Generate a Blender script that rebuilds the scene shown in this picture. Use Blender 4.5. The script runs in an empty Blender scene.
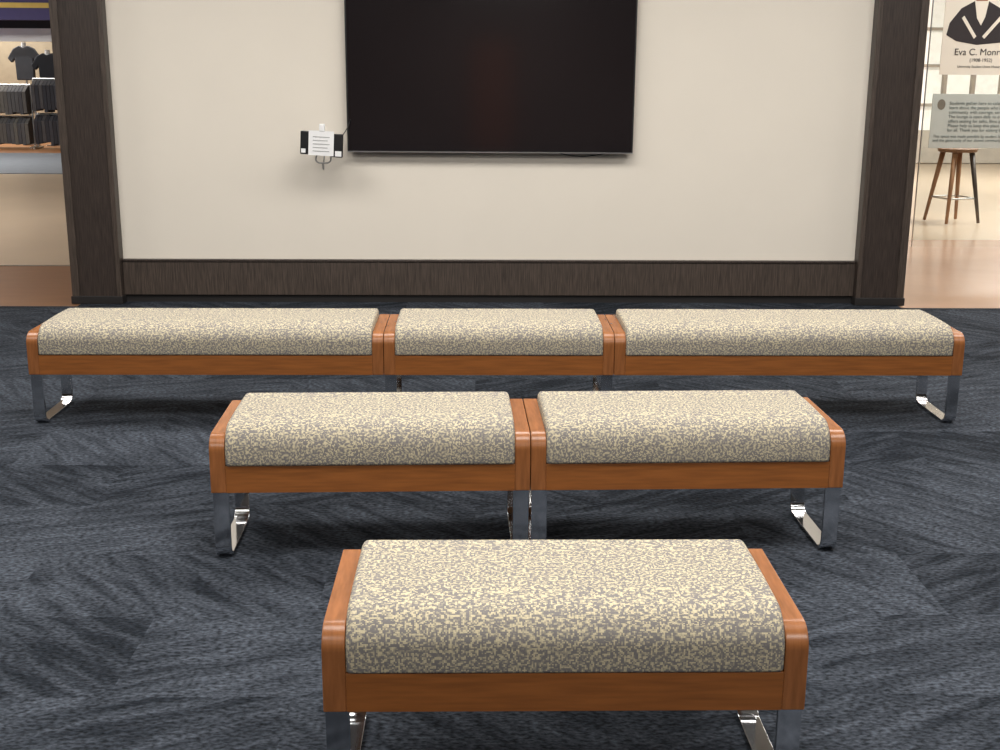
import bpy, bmesh, math, random
from mathutils import Matrix, Vector
random.seed(3)
scene = bpy.context.scene
scene.view_settings.view_transform = 'Standard'
scene.view_settings.look = 'None'
COL = scene.collection
YAW = 0.021

# ------------------------------------------------------------ materials
def srgb(r, g, b):
    def c(v):
        v /= 255.0
        return v/12.92 if v <= 0.04045 else ((v+0.055)/1.055)**2.4
    return (c(r), c(g), c(b), 1.0)

def newmat(name):
    m = bpy.data.materials.new(name); m.use_nodes = True
    nt = m.node_tree
    return m, nt, nt.nodes['Principled BSDF']

def N(nt, t, **kw):
    n = nt.nodes.new(t)
    for k, v in kw.items():
        setattr(n, k, v)
    return n

def plain(name, col, rough=0.5, metal=0.0, var=0.06, scale=8.0, stretch=(1, 1, 1), bump=0.0, emit=0.0, spec=0.5):
    m, nt, b = newmat(name)
    tc = N(nt, 'ShaderNodeTexCoord'); mp = N(nt, 'ShaderNodeMapping')
    mp.inputs['Scale'].default_value = stretch
    nt.links.new(tc.outputs['Object'], mp.inputs['Vector'])
    no = N(nt, 'ShaderNodeTexNoise'); no.inputs['Scale'].default_value = scale
    no.inputs['Detail'].default_value = 5
    nt.links.new(mp.outputs[0], no.inputs['Vector'])
    cr = N(nt, 'ShaderNodeValToRGB')
    cr.color_ramp.elements[0].position = 0.3; cr.color_ramp.elements[1].position = 0.7
    cr.color_ramp.elements[0].color = tuple(c*(1-var) for c in col[:3])+(1,)
    cr.color_ramp.elements[1].color = tuple(min(1, c*(1+var)) for c in col[:3])+(1,)
    nt.links.new(no.outputs['Fac'], cr.inputs['Fac'])
    nt.links.new(cr.outputs['Color'], b.inputs['Base Color'])
    b.inputs['Roughness'].default_value = rough
    b.inputs['Metallic'].default_value = metal
    b.inputs['Specular IOR Level'].default_value = spec
    if bump:
        bp = N(nt, 'ShaderNodeBump'); bp.inputs['Strength'].default_value = bump
        bp.inputs['Distance'].default_value = 0.003
        nt.links.new(no.outputs['Fac'], bp.inputs['Height'])
        nt.links.new(bp.outputs[0], b.inputs['Normal'])
    if emit:
        nt.links.new(cr.outputs['Color'], b.inputs['Emission Color'])
        b.inputs['Emission Strength'].default_value = emit
    return m

M_wood = plain('maple_wood', srgb(145, 88, 42), 0.36, var=0.22, scale=9, stretch=(0.7, 5, 9))
M_woodend = plain('maple_wood_end', srgb(146, 92, 52), 0.27, var=0.18, scale=9, stretch=(9, 1.2, 1.2))
M_chrome = plain('chrome', (0.74, 0.74, 0.75, 1), 0.11, metal=1.0, var=0.02)
M_wall = plain('wall_paint', srgb(227, 219, 206), 0.75, var=0.012, scale=2.5, bump=0.05)
M_column = plain('dark_oak_laminate', srgb(56, 47, 42), 0.42, var=0.45, scale=22, stretch=(8, 8, 0.35), bump=0.25)
M_base = plain('dark_oak_base', srgb(70, 60, 53), 0.45, var=0.45, scale=22, stretch=(8, 8, 0.4), bump=0.25)
M_kick = plain('kick_black', srgb(30, 27, 26), 0.6)
M_ceiling = plain('ceiling_tile', srgb(190, 186, 178), 0.9)
M_black = plain('black_plastic', srgb(18, 18, 20), 0.4)
M_steel = plain('brushed_steel', (0.6, 0.6, 0.6, 1), 0.3, metal=1.0)
M_white = plain('white_card', srgb(235, 235, 235), 0.6, var=0.01)

# screen: faint reflected haze is put into the base colour
m, nt, b = newmat('tv_screen_glass')
tc = N(nt, 'ShaderNodeTexCoord'); no = N(nt, 'ShaderNodeTexNoise'); no.inputs['Scale'].default_value = 1.3
nt.links.new(tc.outputs['Object'], no.inputs['Vector'])
cr = N(nt, 'ShaderNodeValToRGB')
cr.color_ramp.elements[0].color = (0.008, 0.0065, 0.0075, 1); cr.color_ramp.elements[1].color = (0.015, 0.012, 0.013, 1)
nt.links.new(no.outputs['Fac'], cr.inputs['Fac']); nt.links.new(cr.outputs[0], b.inputs['Base Color'])
b.inputs['Roughness'].default_value = 0.09; b.inputs['IOR'].default_value = 1.8
M_screen = m

# fabric
m, nt, b = newmat('speckled_fabric')
tc = N(nt, 'ShaderNodeTexCoord')
sn = N(nt, 'ShaderNodeVectorMath', operation='SNAP'); sn.inputs[1].default_value = (0.0032, 0.0032, 0.0032)
nt.links.new(tc.outputs['Object'], sn.inputs[0])
n1 = N(nt, 'ShaderNodeTexNoise'); n1.inputs['Scale'].default_value = 145; n1.inputs['Detail'].default_value = 3; n1.inputs['Roughness'].default_value = 0.65
nt.links.new(sn.outputs[0], n1.inputs['Vector'])
cr = N(nt, 'ShaderNodeValToRGB')
cr.color_ramp.elements[0].position = 0.48; cr.color_ramp.elements[1].position = 0.575
cr.color_ramp.elements[0].color = srgb(129, 125, 123); cr.color_ramp.elements[1].color = srgb(208, 196, 164)
nt.links.new(n1.outputs['Fac'], cr.inputs['Fac'])
n2 = N(nt, 'ShaderNodeTexNoise'); n2.inputs['Scale'].default_value = 500
nt.links.new(tc.outputs['Object'], n2.inputs['Vector'])
mr = N(nt, 'ShaderNodeMapRange'); mr.inputs[3].default_value = 0.78; mr.inputs[4].default_value = 1.12
nt.links.new(n2.outputs['Fac'], mr.inputs[0])
mx = N(nt, 'ShaderNodeMix', data_type='RGBA', blend_type='MULTIPLY'); mx.inputs[0].default_value = 1
nt.links.new(cr.outputs[0], mx.inputs[6]); nt.links.new(mr.outputs[0], mx.inputs[7])
nt.links.new(mx.outputs[2], b.inputs['Base Color'])
b.inputs['Roughness'].default_value = 0.95; b.inputs['Specular IOR Level'].default_value = 0.15
bp = N(nt, 'ShaderNodeBump'); bp.inputs['Strength'].default_value = 0.35; bp.inputs['Distance'].default_value = 0.002
nt.links.new(n1.outputs['Fac'], bp.inputs['Height']); nt.links.new(bp.outputs[0], b.inputs['Normal'])
M_fabric = m

# carpet: plank tiles, each with its own streak direction, loop pile
m, nt, b = newmat('carpet_tiles')
L = nt.links.new
tc = N(nt, 'ShaderNodeTexCoord')
sc = N(nt, 'ShaderNodeVectorMath', operation='MULTIPLY'); sc.inputs[1].default_value = (1.1, 2.2, 0.0)
L(tc.outputs['Object'], sc.inputs[0])
sx_ = N(nt, 'ShaderNodeSeparateXYZ'); L(sc.outputs[0], sx_.inputs[0])
fy_ = N(nt, 'ShaderNodeMath', operation='FLOOR'); L(sx_.outputs['Y'], fy_.inputs[0])
hx = N(nt, 'ShaderNodeMath', operation='MULTIPLY_ADD'); hx.inputs[1].default_value = 0.5
L(fy_.outputs[0], hx.inputs[0]); L(sx_.outputs['X'], hx.inputs[2])
fx_ = N(nt, 'ShaderNodeMath', operation='FLOOR'); L(hx.outputs[0], fx_.inputs[0])
cb = N(nt, 'ShaderNodeCombineXYZ'); L(fx_.outputs[0], cb.inputs['X']); L(fy_.outputs[0], cb.inputs['Y'])
wn = N(nt, 'ShaderNodeTexWhiteNoise', noise_dimensions='3D'); L(cb.outputs[0], wn.inputs['Vector'])
par_ = N(nt, 'ShaderNodeMath', operation='PINGPONG'); par_.inputs[1].default_value = 1.0
sm = N(nt, 'ShaderNodeMath', operation='ADD'); L(fx_.outputs[0], sm.inputs[0]); L(fy_.outputs[0], sm.inputs[1]); L(sm.outputs[0], par_.inputs[0])
a1 = N(nt, 'ShaderNodeMapRange'); a1.inputs[3].default_value = -0.60; a1.inputs[4].default_value = 0.60; L(par_.outputs[0], a1.inputs[0])
a2n = N(nt, 'ShaderNodeMath', operation='MULTIPLY_ADD'); a2n.inputs[1].default_value = 0.40; L(wn.outputs['Value'], a2n.inputs[0]); L(a1.outputs[0], a2n.inputs[2])
wp = N(nt, 'ShaderNodeTexNoise'); wp.inputs['Scale'].default_value = 4.0; wp.inputs['Detail'].default_value = 1
L(tc.outputs['Object'], wp.inputs['Vector'])
wps = N(nt, 'ShaderNodeVectorMath', operation='SCALE'); wps.inputs['Scale'].default_value = 0.04; L(wp.outputs['Color'], wps.inputs[0])
wpa = N(nt, 'ShaderNodeVectorMath', operation='ADD'); L(tc.outputs['Object'], wpa.inputs[0]); L(wps.outputs[0], wpa.inputs[1])
rot = N(nt, 'ShaderNodeVectorRotate', rotation_type='Z_AXIS'); L(wpa.outputs[0], rot.inputs['Vector']); L(a2n.outputs[0], rot.inputs['Angle'])
off = N(nt, 'ShaderNodeVectorMath', operation='ADD'); L(rot.outputs[0], off.inputs[0])
ws = N(nt, 'ShaderNodeVectorMath', operation='SCALE'); ws.inputs['Scale'].default_value = 10; L(wn.outputs['Color'], ws.inputs[0]); L(ws.outputs[0], off.inputs[1])
st = N(nt, 'ShaderNodeVectorMath', operation='MULTIPLY'); st.inputs[1].default_value = (2.6, 18.0, 1.0); L(off.outputs[0], st.inputs[0])
ns = N(nt, 'ShaderNodeTexNoise'); ns.inputs['Scale'].default_value = 1.3; ns.inputs['Detail'].default_value = 3.0; ns.inputs['Roughness'].default_value = 0.6
L(st.outputs[0], ns.inputs['Vector'])
big = N(nt, 'ShaderNodeTexNoise'); big.inputs['Scale'].default_value = 1.8; big.inputs['Detail'].default_value = 2
L(tc.outputs['Object'], big.inputs['Vector'])
ad = N(nt, 'ShaderNodeMath', operation='MULTIPLY_ADD'); ad.inputs[1].default_value = 0.4
L(big.outputs['Fac'], ad.inputs[0]); L(ns.outputs['Fac'], ad.inputs[2])
ad2 = N(nt, 'ShaderNodeMath', operation='MULTIPLY_ADD'); ad2.inputs[1].default_value = 0.22
L(wn.outputs['Value'], ad2.inputs[0]); L(ad.outputs[0], ad2.inputs[2])
cr = N(nt, 'ShaderNodeValToRGB')
cr.color_ramp.elements[0].position = 0.62; cr.color_ramp.elements[1].position = 1.06
cr.color_ramp.elements[0].color = srgb(29, 33, 39); cr.color_ramp.elements[1].color = srgb(65, 70, 78)
L(ad2.outputs[0], cr.inputs['Fac'])
lp = N(nt, 'ShaderNodeVectorMath', operation='MULTIPLY'); lp.inputs[1].default_value = (60, 100, 1); L(tc.outputs['Object'], lp.inputs[0])
ln = N(nt, 'ShaderNodeTexNoise'); ln.inputs['Scale'].default_value = 1.0; ln.inputs['Detail'].default_value = 2; L(lp.outputs[0], ln.inputs['Vector'])
lr = N(nt, 'ShaderNodeMapRange'); lr.inputs[1].default_value = 0.32; lr.inputs[2].default_value = 0.68; lr.inputs[3].default_value = 0.32; lr.inputs[4].default_value = 1.6
L(ln.outputs['Fac'], lr.inputs[0])
mm = N(nt, 'ShaderNodeMix', data_type='RGBA', blend_type='MULTIPLY'); mm.inputs[0].default_value = 1
L(cr.outputs[0], mm.inputs[6]); L(lr.outputs[0], mm.inputs[7]); L(mm.outputs[2], b.inputs['Base Color'])
b.inputs['Roughness'].default_value = 0.95; b.inputs['Specular IOR Level'].default_value = 0.1
bp = N(nt, 'ShaderNodeBump'); bp.inputs['Strength'].default_value = 0.9; bp.inputs['Distance'].default_value = 0.006
L(ln.outputs['Fac'], bp.inputs['Height']); L(bp.outputs[0], b.inputs['Normal'])
M_carpet = m

# glass
m, nt, b = newmat('clear_glass')
out = nt.nodes['Material Output']
tr = N(nt, 'ShaderNodeBsdfTransparent'); tr.inputs[0].default_value = (0.95, 0.97, 0.96, 1)
gl = N(nt, 'ShaderNodeBsdfGlossy'); gl.inputs['Roughness'].default_value = 0.03
ms = N(nt, 'ShaderNodeMixShader'); ms.inputs[0].default_value = 0.07
nt.links.new(tr.outputs[0], ms.inputs[1]); nt.links.new(gl.outputs[0], ms.inputs[2]); nt.links.new(ms.outputs[0], out.inputs[0])
M_glass = m

# ------------------------------------------------------------ mesh helpers
def link(name, bm, mat, parent=None, smooth=False, loc=(0, 0, 0), bevel=0, seg=3):
    me = bpy.data.meshes.new(name); bm.normal_update(); bm.to_mesh(me); bm.free()
    ob = bpy.data.objects.new(name, me); COL.objects.link(ob)
    ob.location = loc
    me.materials.append(mat)
    if bevel:
        bv = ob.modifiers.new('bevel', 'BEVEL'); bv.width = bevel; bv.segments = seg; bv.limit_method = 'ANGLE'; bv.angle_limit = math.radians(35)
        smooth = True
    if smooth:
        for p in me.polygons: p.use_smooth = True
        if bevel:
            w = ob.modifiers.new('wn', 'WEIGHTED_NORMAL'); w.keep_sharp = True
    if parent: ob.parent = parent
    return ob

def bm_box(bm, x0, x1, y0, y1, z0, z1):
    v = [bm.verts.new(p) for p in [(x0,y0,z0),(x1,y0,z0),(x1,y1,z0),(x0,y1,z0),(x0,y0,z1),(x1,y0,z1),(x1,y1,z1),(x0,y1,z1)]]
    for f in [(0,3,2,1),(4,5,6,7),(0,1,5,4),(1,2,6,5),(2,3,7,6),(3,0,4,7)]:
        bm.faces.new([v[i] for i in f])

def box(name, x0, x1, y0, y1, z0, z1, mat, parent=None, bevel=0, seg=2):
    bm = bmesh.new(); bm_box(bm, x0, x1, y0, y1, z0, z1)
    return link(name, bm, mat, parent, bevel=bevel, seg=seg)

def prism_x(name, prof, x0, x1, mat, parent, bevel=0, seg=3):
    bm = bmesh.new()
    a = [bm.verts.new((x0, y, z)) for y, z in prof]
    c = [bm.verts.new((x1, y, z)) for y, z in prof]
    n = len(prof)
    bm.faces.new(a); bm.faces.new(c[::-1])
    for i in range(n):
        j = (i+1) % n
        bm.faces.new([a[j], a[i], c[i], c[j]])
    bmesh.ops.recalc_face_normals(bm, faces=bm.faces)
    return link(name, bm, mat, parent, bevel=bevel, seg=seg)

def arc(cy, cz, r, a0, a1, n):
    return [(cy+r*math.cos(math.radians(a0+(a1-a0)*i/n)), cz+r*math.sin(math.radians(a0+(a1-a0)*i/n))) for i in range(n+1)]

def empty(name, loc=(0, 0, 0), rz=0):
    e = bpy.data.objects.new(name, None); COL.objects.link(e); e.location = loc; e.rotation_euler = (0, 0, rz)
    e.empty_display_size = 0.1
    return e

def cyl(bm, p0, p1, r0, r1, n=16):
    p0 = Vector(p0); p1 = Vector(p1); d = p1-p0
    q = d.to_track_quat('Z', 'Y')
    mat = Matrix.Translation((p0+p1)/2) @ q.to_matrix().to_4x4()
    bmesh.ops.create_cone(bm, cap_ends=True, segments=n, radius1=r0, radius2=r1, depth=d.length, matrix=mat)

def cord(name, pts, rad, mat, parent):
    cu = bpy.data.curves.new(name, 'CURVE'); cu.dimensions = '3D'; cu.bevel_depth = rad
    sp = cu.splines.new('BEZIER'); sp.bezier_points.add(len(pts)-1)
    for bpt, co in zip(sp.bezier_points, pts):
        bpt.co = co; bpt.handle_left_type = bpt.handle_right_type = 'AUTO'
    o = bpy.data.objects.new(name, cu); COL.objects.link(o); cu.materials.append(mat); o.parent = parent

# ------------------------------------------------------------ bench
DZ = 0.022
HB, HL, HA, HC, DEP = 0.203+DZ, 0.290+DZ, 0.387+DZ, 0.421+DZ, 0.43
def leg(name, x0, x1, parent):
    t = 0.012; y0, y1, r = 0.008, 0.385, 0.045
    outer = [(y0, HB)] + arc(y0+r, r, r, 180, 270, 8) + arc(y1-r, r, r, 270, 360, 8) + [(y1, HB)]
    ri = r-t
    inner = [(y0+t, HB)] + arc(y0+r, r, ri, 180, 270, 8) + arc(y1-r, r, ri, 270, 360, 8) + [(y1-t, HB)]
    bm = bmesh.new()
    rows = []
    for (a, c) in zip(outer, inner):
        rows.append([bm.verts.new((x0, a[0], a[1])), bm.verts.new((x1, a[0], a[1])),
                     bm.verts.new((x1, c[0], c[1])), bm.verts.new((x0, c[0], c[1]))])
    for i in range(len(rows)-1):
        for k in range(4):
            bm.faces.new([rows[i][k], rows[i][(k+1) % 4], rows[i+1][(k+1) % 4], rows[i+1][k]])
    bm.faces.new(rows[0]); bm.faces.new(rows[-1][::-1])
    bmesh.ops.recalc_face_normals(bm, faces=bm.faces)
    link(name, bm, M_chrome, parent, bevel=0.0015, seg=2)

def bench(cx, y, W, rz=0, legs=(True, True)):
    e = empty('upholstered_bench', (cx, y, 0), rz)
    h = W/2; aw = 0.049; g = 0.001
    prof = [(0, HB), (DEP, HB), (DEP, HA)] + arc(0.05, HA-0.05, 0.05, 90, 180, 10)
    prism_x('arm_left', prof, -h+g, -h+aw, M_woodend, e, bevel=0.003)
    prism_x('arm_right', prof, h-aw, h-g, M_woodend, e, bevel=0.003)
    box('apron_front', -h+aw, h-aw, 0.0005, 0.022, HB, HL, M_wood, e, bevel=0.0012)
    box('apron_rear', -h+aw, h-aw, DEP-0.022, DEP-0.001, HB, HA-0.05, M_wood, e, bevel=0.002)
    box('seat_deck', -h+aw, h-aw, 0.022, DEP-0.022, HB+0.02, HL, M_wood, e)
    r = 0.075; fy = -0.006
    zt = HC
    pr = arc(fy+0.008, HL+0.009, 0.008, 270, 180, 3)
    pr += [(fy, HL+0.03)]
    pr += arc(fy+r, zt-r-0.003, r, 176, 94, 12)
    pr += [(0.15, zt-0.001), (0.24, zt), (0.32, zt-0.001)]
    pr += arc(DEP-0.025, zt-0.027, 0.024, 85, 0, 6)
    pr += [(DEP-0.001, HL+0.001)]
    xa, xb = -h+aw+0.0005, h-aw-0.0005
    cy = 0.2
    bm = bmesh.new(); loops = []
    R = 0.014
    ends = [(R*(1-math.cos(math.radians(90*i/6))), R*(1-math.sin(math.radians(90*i/6)))) for i in range(7)]
    xs_ = [(xa+dx, s) for dx, s in ends] + [(xb-dx, s) for dx, s in reversed(ends)]
    for x, s in xs_:
        row = []
        for (py, pz) in pr:
            ny = py + (s if py < cy else -s)*min(1, abs(py-cy)/0.15)
            nz = pz - s*max(0, min(1, (pz-HL)/0.08))
            row.append(bm.verts.new((x, ny, nz)))
        loops.append(row)
    n = len(pr)
    for i in range(len(loops)-1):
        for k in range(n):
            bm.faces.new([loops[i][k], loops[i][(k+1) % n], loops[i+1][(k+1) % n], loops[i+1][k]])
    bm.faces.new(loops[0]); bm.faces.new(loops[-1][::-1])
    bmesh.ops.recalc_face_normals(bm, faces=bm.faces)
    link('cushion', bm, M_fabric, e, smooth=True)
    lw = 0.05
    if legs[0]: leg('leg_left', -h+0.004, -h+0.004+lw, e)
    if legs[1]: leg('leg_right', h-0.004-lw, h-0.004, e)
    return e

bench(0.186, 2.256, 1.0)
a2 = math.radians(1.3)
mx_ = 0.174
bench(mx_-0.5, 3.612-0.5*a2, 1.0, a2)
bench(mx_+0.5, 3.612+0.5*a2, 1.0, a2)
yb = 5.10; bx = 0.103
bench(bx, yb, 1.0)
bench(bx-0.5-0.765, yb, 1.53, 0, (True, False))
bench(bx+0.5+0.765, yb, 1.53, 0, (False, True))

# ------------------------------------------------------------ floor
box('floor', -18, 16, -8, 30, -0.12, -0.012, plain('hall_floor_tan', srgb(192, 172, 148), 0.28, var=0.05, scale=1.2))
box('floor_carpet', -9, 9, -8, 7.82, -0.012, 0, M_carpet)
box('floor_carpet_inset', -2.60, 2.82, 7.82, 7.99, -0.012, 0, M_carpet)
M_orange = plain('hall_floor_orange', srgb(132, 94, 64), 0.3, var=0.10, scale=3, stretch=(1, 6, 1))
box('floor_border_left', -12, -2.60, 7.82, 9.5, -0.012, -0.004, M_orange)
box('floor_border_right', 2.82, 12, 7.82, 11.2, -0.012, -0.004, plain('hall_floor_pink', srgb(180, 144, 118), 0.22, var=0.06, scale=2))
box('floor_threshold', -12, -2.9, 9.5, 9.53, -0.012, 0.0, M_steel)
box('floor_carpet_hall', -14, -4, 18.1, 22.5, -0.012, -0.002, plain('hall_carpet_blue', srgb(132, 138, 146), 0.9, var=0.06))
box('floor_shop', -14, -4, 22.5, 27, -0.012, -0.002, plain('shop_floor_orange', srgb(176, 122, 78), 0.4, var=0.05))

# ------------------------------------------------------------ display wall
WX0, WX1 = -2.330, 2.538
CX0, CX1 = -2.655, 2.860
H = 3.4
WY = 8.0
box('wall_back', WX0-0.02, WX1+0.02, WY, WY+0.37, 0, H, M_wall)
def column(x0, x1, inner):
    e = empty('wall_column', ((x0+x1)/2, WY-0.08, 0))
    w = (x1-x0)/2
    box('shaft', -w, w, 0.0, 0.46, 0.03, H, M_column, e, bevel=0.004)
    s = inner
    xa = s*w
    box('edge_trim', min(xa-s*0.03, xa), max(xa-s*0.03, xa), -0.010, 0.0, 0.05, H, M_base, e, bevel=0.002)
    box('outer_trim', min(-s*w, -s*(w-0.05)), max(-s*w, -s*(w-0.05)), -0.010, 0.0, 0.05, H, M_base, e, bevel=0.002)
    box('plinth', -w-0.006, w+0.006, -0.02, 0.466, 0, 0.05, M_kick, e, bevel=0.003)
column(CX0, WX0, 1)
column(WX1, CX1, -1)
box('baseboard_back', WX0, WX1, WY-0.03, WY, 0.05, 0.285, M_base, bevel=0.003)
box('trim_1', WX0, WX1, WY-0.036, WY, 0.272, 0.288, M_column, bevel=0.003)
box('trim_2', WX0, WX1, WY-0.012, WY, 0.0, 0.05, M_kick)

# TV
tvx = 0.096
tv = empty('wall_television', (tvx, WY-0.08, 0.993)); tv.rotation_euler = (0, math.radians(0.1), 0)
box('housing', -0.92, 0.92, 0.0, 0.045, 0, 1.04, M_black, tv, bevel=0.004)
box('screen', -0.91, 0.91, -0.002, 0.002, 0.012, 1.03, M_screen, tv)
box('bezel_bottom', -0.92, 0.92, -0.004, 0.0, 0, 0.006, M_steel, tv)
box('wall_mount', -0.3, 0.3, 0.045, 0.08, 0.3, 0.8, M_black, tv)
cord('cable', [(0.35, 0.06, 0.02), (0.58, 0.06, -0.022), (0.86, 0.06, 0.02)], 0.003, M_black, tv)

# card holder left of TV
dx = (324-500)/155.5+0.165
dv = empty('wall_card_holder', (dx, WY, 1.06)); dv.rotation_euler = (0, math.radians(3), 0)
box('arm', -0.012, 0.012, -0.22, 0.0, -0.005, 0.02, M_steel, dv)
box('reader_left', -0.135, -0.062, -0.25, -0.22, -0.075, 0.068, M_black, dv, bevel=0.006)
box('reader_bar', -0.07, 0.07, -0.245, -0.22, -0.03, 0.04, M_black, dv)
box('reader_right', 0.06, 0.132, -0.25, -0.22, -0.085, 0.06, M_black, dv, bevel=0.006)
box('glow_patch_left', -0.128, -0.10, -0.253, -0.249, -0.066, -0.04, M_white, dv)  # white patch standing in for the glow on the black reader
box('label_right', 0.085, 0.125, -0.253, -0.249, -0.078, -0.045, M_white, dv)
box('card', -0.082, 0.076, -0.257, -0.252, -0.078, 0.075, M_white, dv)
M_ln = plain('card_print', srgb(170, 170, 170), 0.7)
for i in range(5):
    box('card_line_%d' % i, -0.055, 0.05-0.012*(i % 2), -0.259, -0.257, 0.035-i*0.022, 0.040-i*0.022, M_ln, dv)
box('clip', -0.018, 0.018, -0.26, -0.245, 0.072, 0.118, M_white, dv, bevel=0.004)
M_cord = plain('cord_grey', srgb(170, 168, 164), 0.5)
cord('hanging_cord', [(-0.03, -0.235, -0.07), (-0.035, -0.22, -0.115), (0.0, -0.20, -0.128), (0.05, -0.20, -0.115), (0.055, -0.22, -0.08)], 0.005, M_cord, dv)
cord('cord_tail', [(0.0, -0.20, -0.128), (0.004, -0.16, -0.17), (0.0, -0.12, -0.14), (-0.005, -0.01, 0.0)], 0.004, M_cord, dv)
cord('cord_to_tv', [(0.132, -0.23, 0.06), (0.15, -0.16, 0.10), (0.16, -0.06, 0.16)], 0.003, M_black, dv)

# ------------------------------------------------------------ ceiling, other walls
box('ceiling', -18, 16, -8, 30, H, H+0.1, M_ceiling)
M_far = plain('far_wall_paint', srgb(200, 190, 172), 0.8)
box('wall_left', -18.1, -18, -8, 30, 0, H, M_far)
box('wall_right', 16, 16.1, -8, 30, 0, H, M_far)
box('wall_far', -18, 16, 30, 30.1, 0, H, M_far)
box('wall_front', -18, 16, -8.1, -8, 0, H, plain('rear_wall_paint', srgb(108, 92, 88), 0.8))
e = empty('reflection_door_1', (0.32, -8, 0))  # unseen door added so the TV screen reflects a reddish patch
box('leaf', -0.42, 0.42, 0, 0.05, 0, 2.1, plain('reflection_red', srgb(146, 88, 68), 0.5), e, bevel=0.004)
box('frame_l', -0.52, -0.42, 0, 0.08, 0, 2.2, M_base, e); box('frame_r', 0.42, 0.52, 0, 0.08, 0, 2.2, M_base, e)
box('frame_t', -0.42, 0.42, 0, 0.08, 2.1, 2.2, M_base, e)
bm = bmesh.new(); cyl(bm, (0.34, 0.05, 1.0), (0.34, 0.11, 1.0), 0.015, 0.015); cyl(bm, (0.34, 0.11, 1.0), (0.22, 0.11, 1.0), 0.012, 0.012)
link('handle', bm, M_steel, e)

def hall_lamp(x, y, power, sx=1.8, sy=1.2, col=(1.0, 0.965, 0.92)):
    e = empty('ceiling_light_panel', (x, y, H))
    for nm, a in (('frame_a', (-sx/2-.04, -sx/2, -sy/2-.04, sy/2+.04)), ('frame_b', (sx/2, sx/2+.04, -sy/2-.04, sy/2+.04)),
                  ('frame_c', (-sx/2, sx/2, -sy/2-.04, -sy/2)), ('frame_d', (-sx/2, sx/2, sy/2, sy/2+.04))):
        box(nm, a[0], a[1], a[2], a[3], -0.05, 0, M_white, e)
    ld = bpy.data.lights.new('panel_light', 'AREA'); ld.shape = 'RECTANGLE'; ld.size = sx; ld.size_y = sy
    ld.energy = power; ld.color = col
    lo = bpy.data.objects.new('panel_light', ld); COL.objects.link(lo); lo.location = (0, 0, -0.02); lo.parent = e
P = 79
for x, y, p in [(-2.5, 5.5, P), (0.1, 5.5, P), (2.7, 5.5, P), (-2.5, 2.6, P*.92), (0.1, 2.6, P*.92), (2.7, 2.6, P*.92),
                (-1.8, -0.8, P), (1.9, -0.8, P), (0.5, -5.5, 1.3*P), (-6, 6.5, P), (6, 6.5, P), (4.9, 9.1, 0.9*P),  # rear panel added for the TV reflection, last one added to brighten poster
                (6.5, 12.5, 3*P), (-6.5, 12, 1.8*P), (-9.5, 19.5, 3*P), (-10, 25.0, 2*P), (8, 17, 4*P), (9, 23, 3*P)]:
    hall_lamp(x, y, p)

# ------------------------------------------------------------ shop on the left
ox = YAW*24
sh = empty('shop_front', (-9.2+ox, 26.5, 0))
box('back_panel', -4, 3.2, 0, 0.1, 0, H, plain('shop_wall', srgb(172, 158, 134), 0.7), sh)
box('fascia', -4, 3.2, -3.5, -3.3, 2.34, H, plain('shop_fascia_purple', srgb(58, 48, 104), 0.6), sh)
box('fascia_stripe', -4, 3.2, -3.52, -3.5, 2.55, 2.64, plain('fascia_yellow', srgb(220, 186, 90), 0.6), sh)
box('header', -4, 3.2, -2.6, -2.5, 1.98, 2.22, M_white, sh)
box('header_trim', -4, 3.2, -2.6, -2.5, 2.22, 2.6, M_kick, sh)
def tshirt(x, y, z, col):
    e = empty('display_tshirt', (x, y, 0))
    pts = [(-.17, 0), (.17, 0), (.18, .42), (.25, .33), (.32, .42), (.2, .6), (.08, .66), (0, .62), (-.08, .66), (-.2, .6), (-.32, .42), (-.25, .33), (-.18, .42)]
    bm = bmesh.new()
    f = [bm.verts.new((a, -0.06, z+b_)) for a, b_ in pts]; k = [bm.verts.new((a, 0.06, z+b_)) for a, b_ in pts]
    bm.faces.new(f); bm.faces.new(k[::-1])
    for i in range(len(pts)):
        j = (i+1) % len(pts); bm.faces.new([f[j], f[i], k[i], k[j]])
    bmesh.ops.recalc_face_normals(bm, faces=bm.faces)
    link('shirt', bm, plain('shirt_cloth', col, 0.9), e, bevel=0.02)
    bm = bmesh.new(); cyl(bm, (0, 0, z+.6), (0, 0, z+.72), 0.05, 0.045); link('mannequin_neck', bm, M_white, e)
    bm = bmesh.new(); cyl(bm, (0, 0, 0), (0, 0, z+0.02), 0.02, 0.02); cyl(bm, (0, 0, 0), (0, 0, 0.02), 0.16, 0.16); link('stand_pole', bm, M_steel, e)
tshirt(-9.38+ox, 24.8, 1.26, srgb(86, 88, 94))
tshirt(-8.86+ox, 24.6, 1.12, srgb(44, 46, 52))
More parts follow.
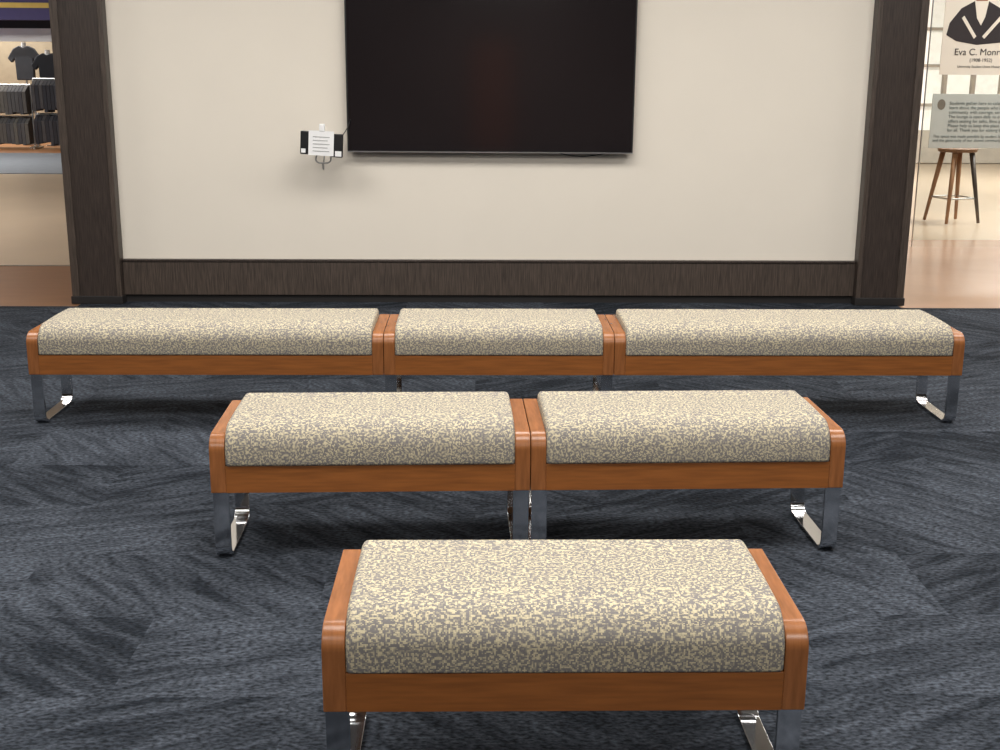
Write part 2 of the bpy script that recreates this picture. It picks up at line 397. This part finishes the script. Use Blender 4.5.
def garment_rack(x, y, w, ztop, tones):
    rk = empty('clothing_rack', (x, y, 0))
    bm = bmesh.new()
    for s in (-w, w):
        cyl(bm, (s, 0, 0), (s, 0, ztop), 0.02, 0.02); cyl(bm, (s, -0.25, 0.02), (s, 0.25, 0.02), 0.02, 0.02)
    cyl(bm, (-w, 0, ztop), (w, 0, ztop), 0.018, 0.018); cyl(bm, (-w, 0, ztop/2), (w, 0, ztop/2), 0.018, 0.018)
    link('rail_frame', bm, M_steel, rk)
    mats = [plain('garment_cloth', srgb(*c), 0.9, var=0.1) for c in tones]
    n = int(2*w/0.07)
    for lvl, (zt_, ln_) in enumerate(((ztop, ztop/2-0.03), (ztop/2, ztop/2-0.06))):
        for i in range(n):
            gx_ = -w+0.06+i*(2*w-0.12)/(n-1); l2 = ln_*random.uniform(.88, 1)
            prof = [(-.20, zt_-l2), (.20, zt_-l2), (.23, zt_-.12), (.05, zt_-.02), (-.05, zt_-.02), (-.23, zt_-.12)]
            bm = bmesh.new()
            a = [bm.verts.new((gx_-.034, p, q)) for p, q in prof]; c = [bm.verts.new((gx_+.034, p, q)) for p, q in prof]
            bm.faces.new(a); bm.faces.new(c[::-1])
            for k in range(6):
                j = (k+1) % 6; bm.faces.new([a[j], a[k], c[k], c[j]])
            bmesh.ops.recalc_face_normals(bm, faces=bm.faces)
            link('garment', bm, mats[random.randrange(len(mats))], rk, bevel=0.008)
garment_rack(-9.55+ox, 23.9, 0.55, 1.18, [(84, 84, 86), (98, 96, 92), (74, 74, 78), (90, 88, 86)])
garment_rack(-8.42+ox, 23.7, 0.45, 1.30, [(46, 46, 52), (60, 60, 66), (70, 68, 70)])
garment_rack(-11.2+ox, 23.9, 0.55, 1.18, [(70, 70, 74), (98, 96, 92), (56, 58, 62)])

# ------------------------------------------------------------ right side
gx = 3.68+YAW*10.6
gp = empty('glass_display_panel', (gx, 10.7, 0))
box('pane', 0, 1.25, 0, 0.012, 0.0, 2.9, M_glass, gp)
box('edge_strip', -0.006, 0.0, -0.002, 0.013, 0.0, 2.9, M_steel, gp)
box('edge_strip_far', 1.25, 1.256, -0.002, 0.013, 0.0, 2.9, M_steel, gp)
po = empty('portrait_poster', (gx+0.10, 10.693, 1.495))
M_cream = plain('poster_paper', srgb(236, 231, 217), 0.7, var=0.02)
M_ink = plain('poster_ink', srgb(50, 46, 48), 0.8)
M_skin = plain('poster_face', srgb(150, 112, 88), 0.8)
box('sheet', 0, 0.66, 0, 0.006, 0, 1.0, M_cream, po)
UP = 0.05
def flat(name, pts, y, mat, par, up=0):
    bm = bmesh.new(); vs = [bm.verts.new((a, y, b_+up)) for a, b_ in pts]; bm.faces.new(vs)
    ex = bmesh.ops.extrude_face_region(bm, geom=bm.faces[:])
    bmesh.ops.translate(bm, verts=[v for v in ex['geom'] if isinstance(v, bmesh.types.BMVert)], vec=(0, 0.002, 0))
    bmesh.ops.recalc_face_normals(bm, faces=bm.faces); link(name, bm, mat, par)
flat('jacket', [(.03, .28), (.12, .23), (.30, .20), (.50, .22), (.61, .27), (.59, .40), (.48, .50), (.37, .56), (.25, .56), (.14, .50), (.05, .38)], -0.002, M_ink, po, UP)
flat('blouse', [(.25, .56), (.28, .42), (.32, .36), (.35, .43), (.37, .56)], -0.004, M_cream, po, UP)
flat('lapel_left', [(.15, .42), (.17, .44), (.29, .27), (.27, .25)], -0.004, M_cream, po, UP)
flat('lapel_right', [(.50, .42), (.48, .44), (.34, .27), (.36, .25)], -0.004, M_cream, po, UP)
flat('face', [(.31+.085*math.cos(t*math.pi/8), .66+.12*math.sin(t*math.pi/8)) for t in range(16)], -0.003, M_skin, po, UP)
flat('hair', [(.31+.10*math.cos(t*math.pi/10), .68+.13*math.sin(t*math.pi/10)) for t in range(11)], -0.006, M_ink, po, UP)
def text(name, body, size, loc, par, mat, align='CENTER'):
    c = bpy.data.curves.new(name, 'FONT'); c.body = body; c.size = size; c.align_x = align; c.extrude = 0.0005
    o = bpy.data.objects.new(name, c); COL.objects.link(o); o.rotation_euler = (math.pi/2, 0, 0); o.location = loc
    c.materials.append(mat); o.parent = par
text('name_caption', 'Eva C. Monroe', 0.078, (.35, -0.003, .165), po, M_ink)
text('date_caption', '(1908-1952)', 0.04, (.35, -0.003, .11), po, M_ink)
text('sub_caption', 'University Student Union Honoree', 0.028, (.35, -0.003, .06), po, M_ink)
si = empty('information_sign', (gx+0.04, 10.63, 0.875))
box('board', 0, 0.85, 0, 0.008, 0, 0.46, plain('sign_green_grey', srgb(190, 198, 192), 0.5, var=0.03), si, bevel=0.002)
lines = "\n".join(["Students gather here to celebrate history and", "learn about the people who built our campus", "community with courage, service and vision.", "The lounge is open daily to every visitor and", "offers seating for talks, films and events.", "Please help us keep this place welcoming", "for all. Thank you for visiting the union."])
M_sink = plain('sign_ink', srgb(108, 120, 118), 0.8)
text('body_text', lines, 0.038, (.15, -0.003, .37), si, M_sink, 'LEFT')
text('body_text_lower', "This space was made possible by student fees\nand the generosity of our alumni community.", 0.034, (.03, -0.003, .09), si, M_sink, 'LEFT')
flat('seal', [(.08+.035*math.cos(t*math.pi/8), .37+.045*math.sin(t*math.pi/8)) for t in range(16)], -0.003, plain('seal_grey', srgb(120, 116, 104), 0.6), si)
for i, xx in enumerate((0.1, 0.75)):
    bm = bmesh.new(); cyl(bm, (xx, 0.008, .23), (xx, 0.069, .23), 0.01, 0.01); link('standoff_%d' % i, bm, M_steel, si)

def stool(x, y, rot):
    e = empty('bar_stool', (x, y, 0), rot)
    M_leg = plain('stool_wood', srgb(158, 116, 82), 0.45, var=0.12, scale=6, stretch=(5, 5, 1))
    bm = bmesh.new(); cyl(bm, (0, 0, .72), (0, 0, .755), 0.19, 0.20, 32); link('seat', bm, plain('stool_seat', srgb(120, 86, 60), 0.5), e, bevel=0.008)
    for i in range(4):
        a = math.pi/4+i*math.pi/2
        bm = bmesh.new(); cyl(bm, (.27*math.cos(a), .27*math.sin(a), 0), (.14*math.cos(a), .14*math.sin(a), .73), 0.016, 0.028)
        link('leg_%d' % (i+1), bm, M_leg if i != 3 else M_base, e, smooth=True)
    for i in range(4):
        a = math.pi/4+i*math.pi/2; a2_ = a+math.pi/2; r = .225
        bm = bmesh.new(); cyl(bm, (r*math.cos(a), r*math.sin(a), .25), (r*math.cos(a2_), r*math.sin(a2_), .25), 0.009, 0.009); link('rail_%d' % (i+1), bm, M_steel, e)
stool(4.72+YAW*12.5, 12.6, 0.25)

# far right window wall
ww = empty('window_1', (8.5, 21, 0))
M_lit = plain('daylight_pane', srgb(232, 228, 220), 0.5, emit=0.6)
M_mul = plain('mullion', srgb(176, 166, 154), 0.5)
box('sill_wall', -3, 5, 0, 0.2, 0, 0.55, plain('sill_grey', srgb(196, 188, 176), 0.6), ww)
box('glazing', -3, 5, 0.1, 0.12, 0.55, 2.9, M_lit, ww)
box('head', -3, 5, 0, 0.2, 2.9, H, M_far, ww)
for i in range(17):
    box('mullion_%d' % i, -3+i*0.49, -2.94+i*0.49, 0, 0.1, 0.55, 2.9, M_mul, ww)
for k, zz in enumerate((0.95, 1.6, 2.2)):
    box('transom_%d' % k, -3, 5, 0.0, 0.1, zz, zz+0.05, M_mul, ww)

# ------------------------------------------------------------ world + camera
w = bpy.data.worlds.new('World'); scene.world = w; w.use_nodes = True
w.node_tree.nodes['Background'].inputs[0].default_value = (1, 0.93, 0.85, 1)
w.node_tree.nodes['Background'].inputs[1].default_value = 0.3
cd = bpy.data.cameras.new('Camera'); cam = bpy.data.objects.new('Camera', cd); COL.objects.link(cam)
cd.sensor_width = 36; cd.lens = 1210/1000*36
cd.clip_end = 200
R = Matrix.Rotation(-YAW, 4, 'Z') @ Matrix.Rotation(math.radians(90-14.15), 4, 'X') @ Matrix.Rotation(math.radians(0.35), 4, 'Z')
cam.matrix_world = Matrix.Translation((0, 0, 1.49+DZ)) @ R
scene.camera = cam
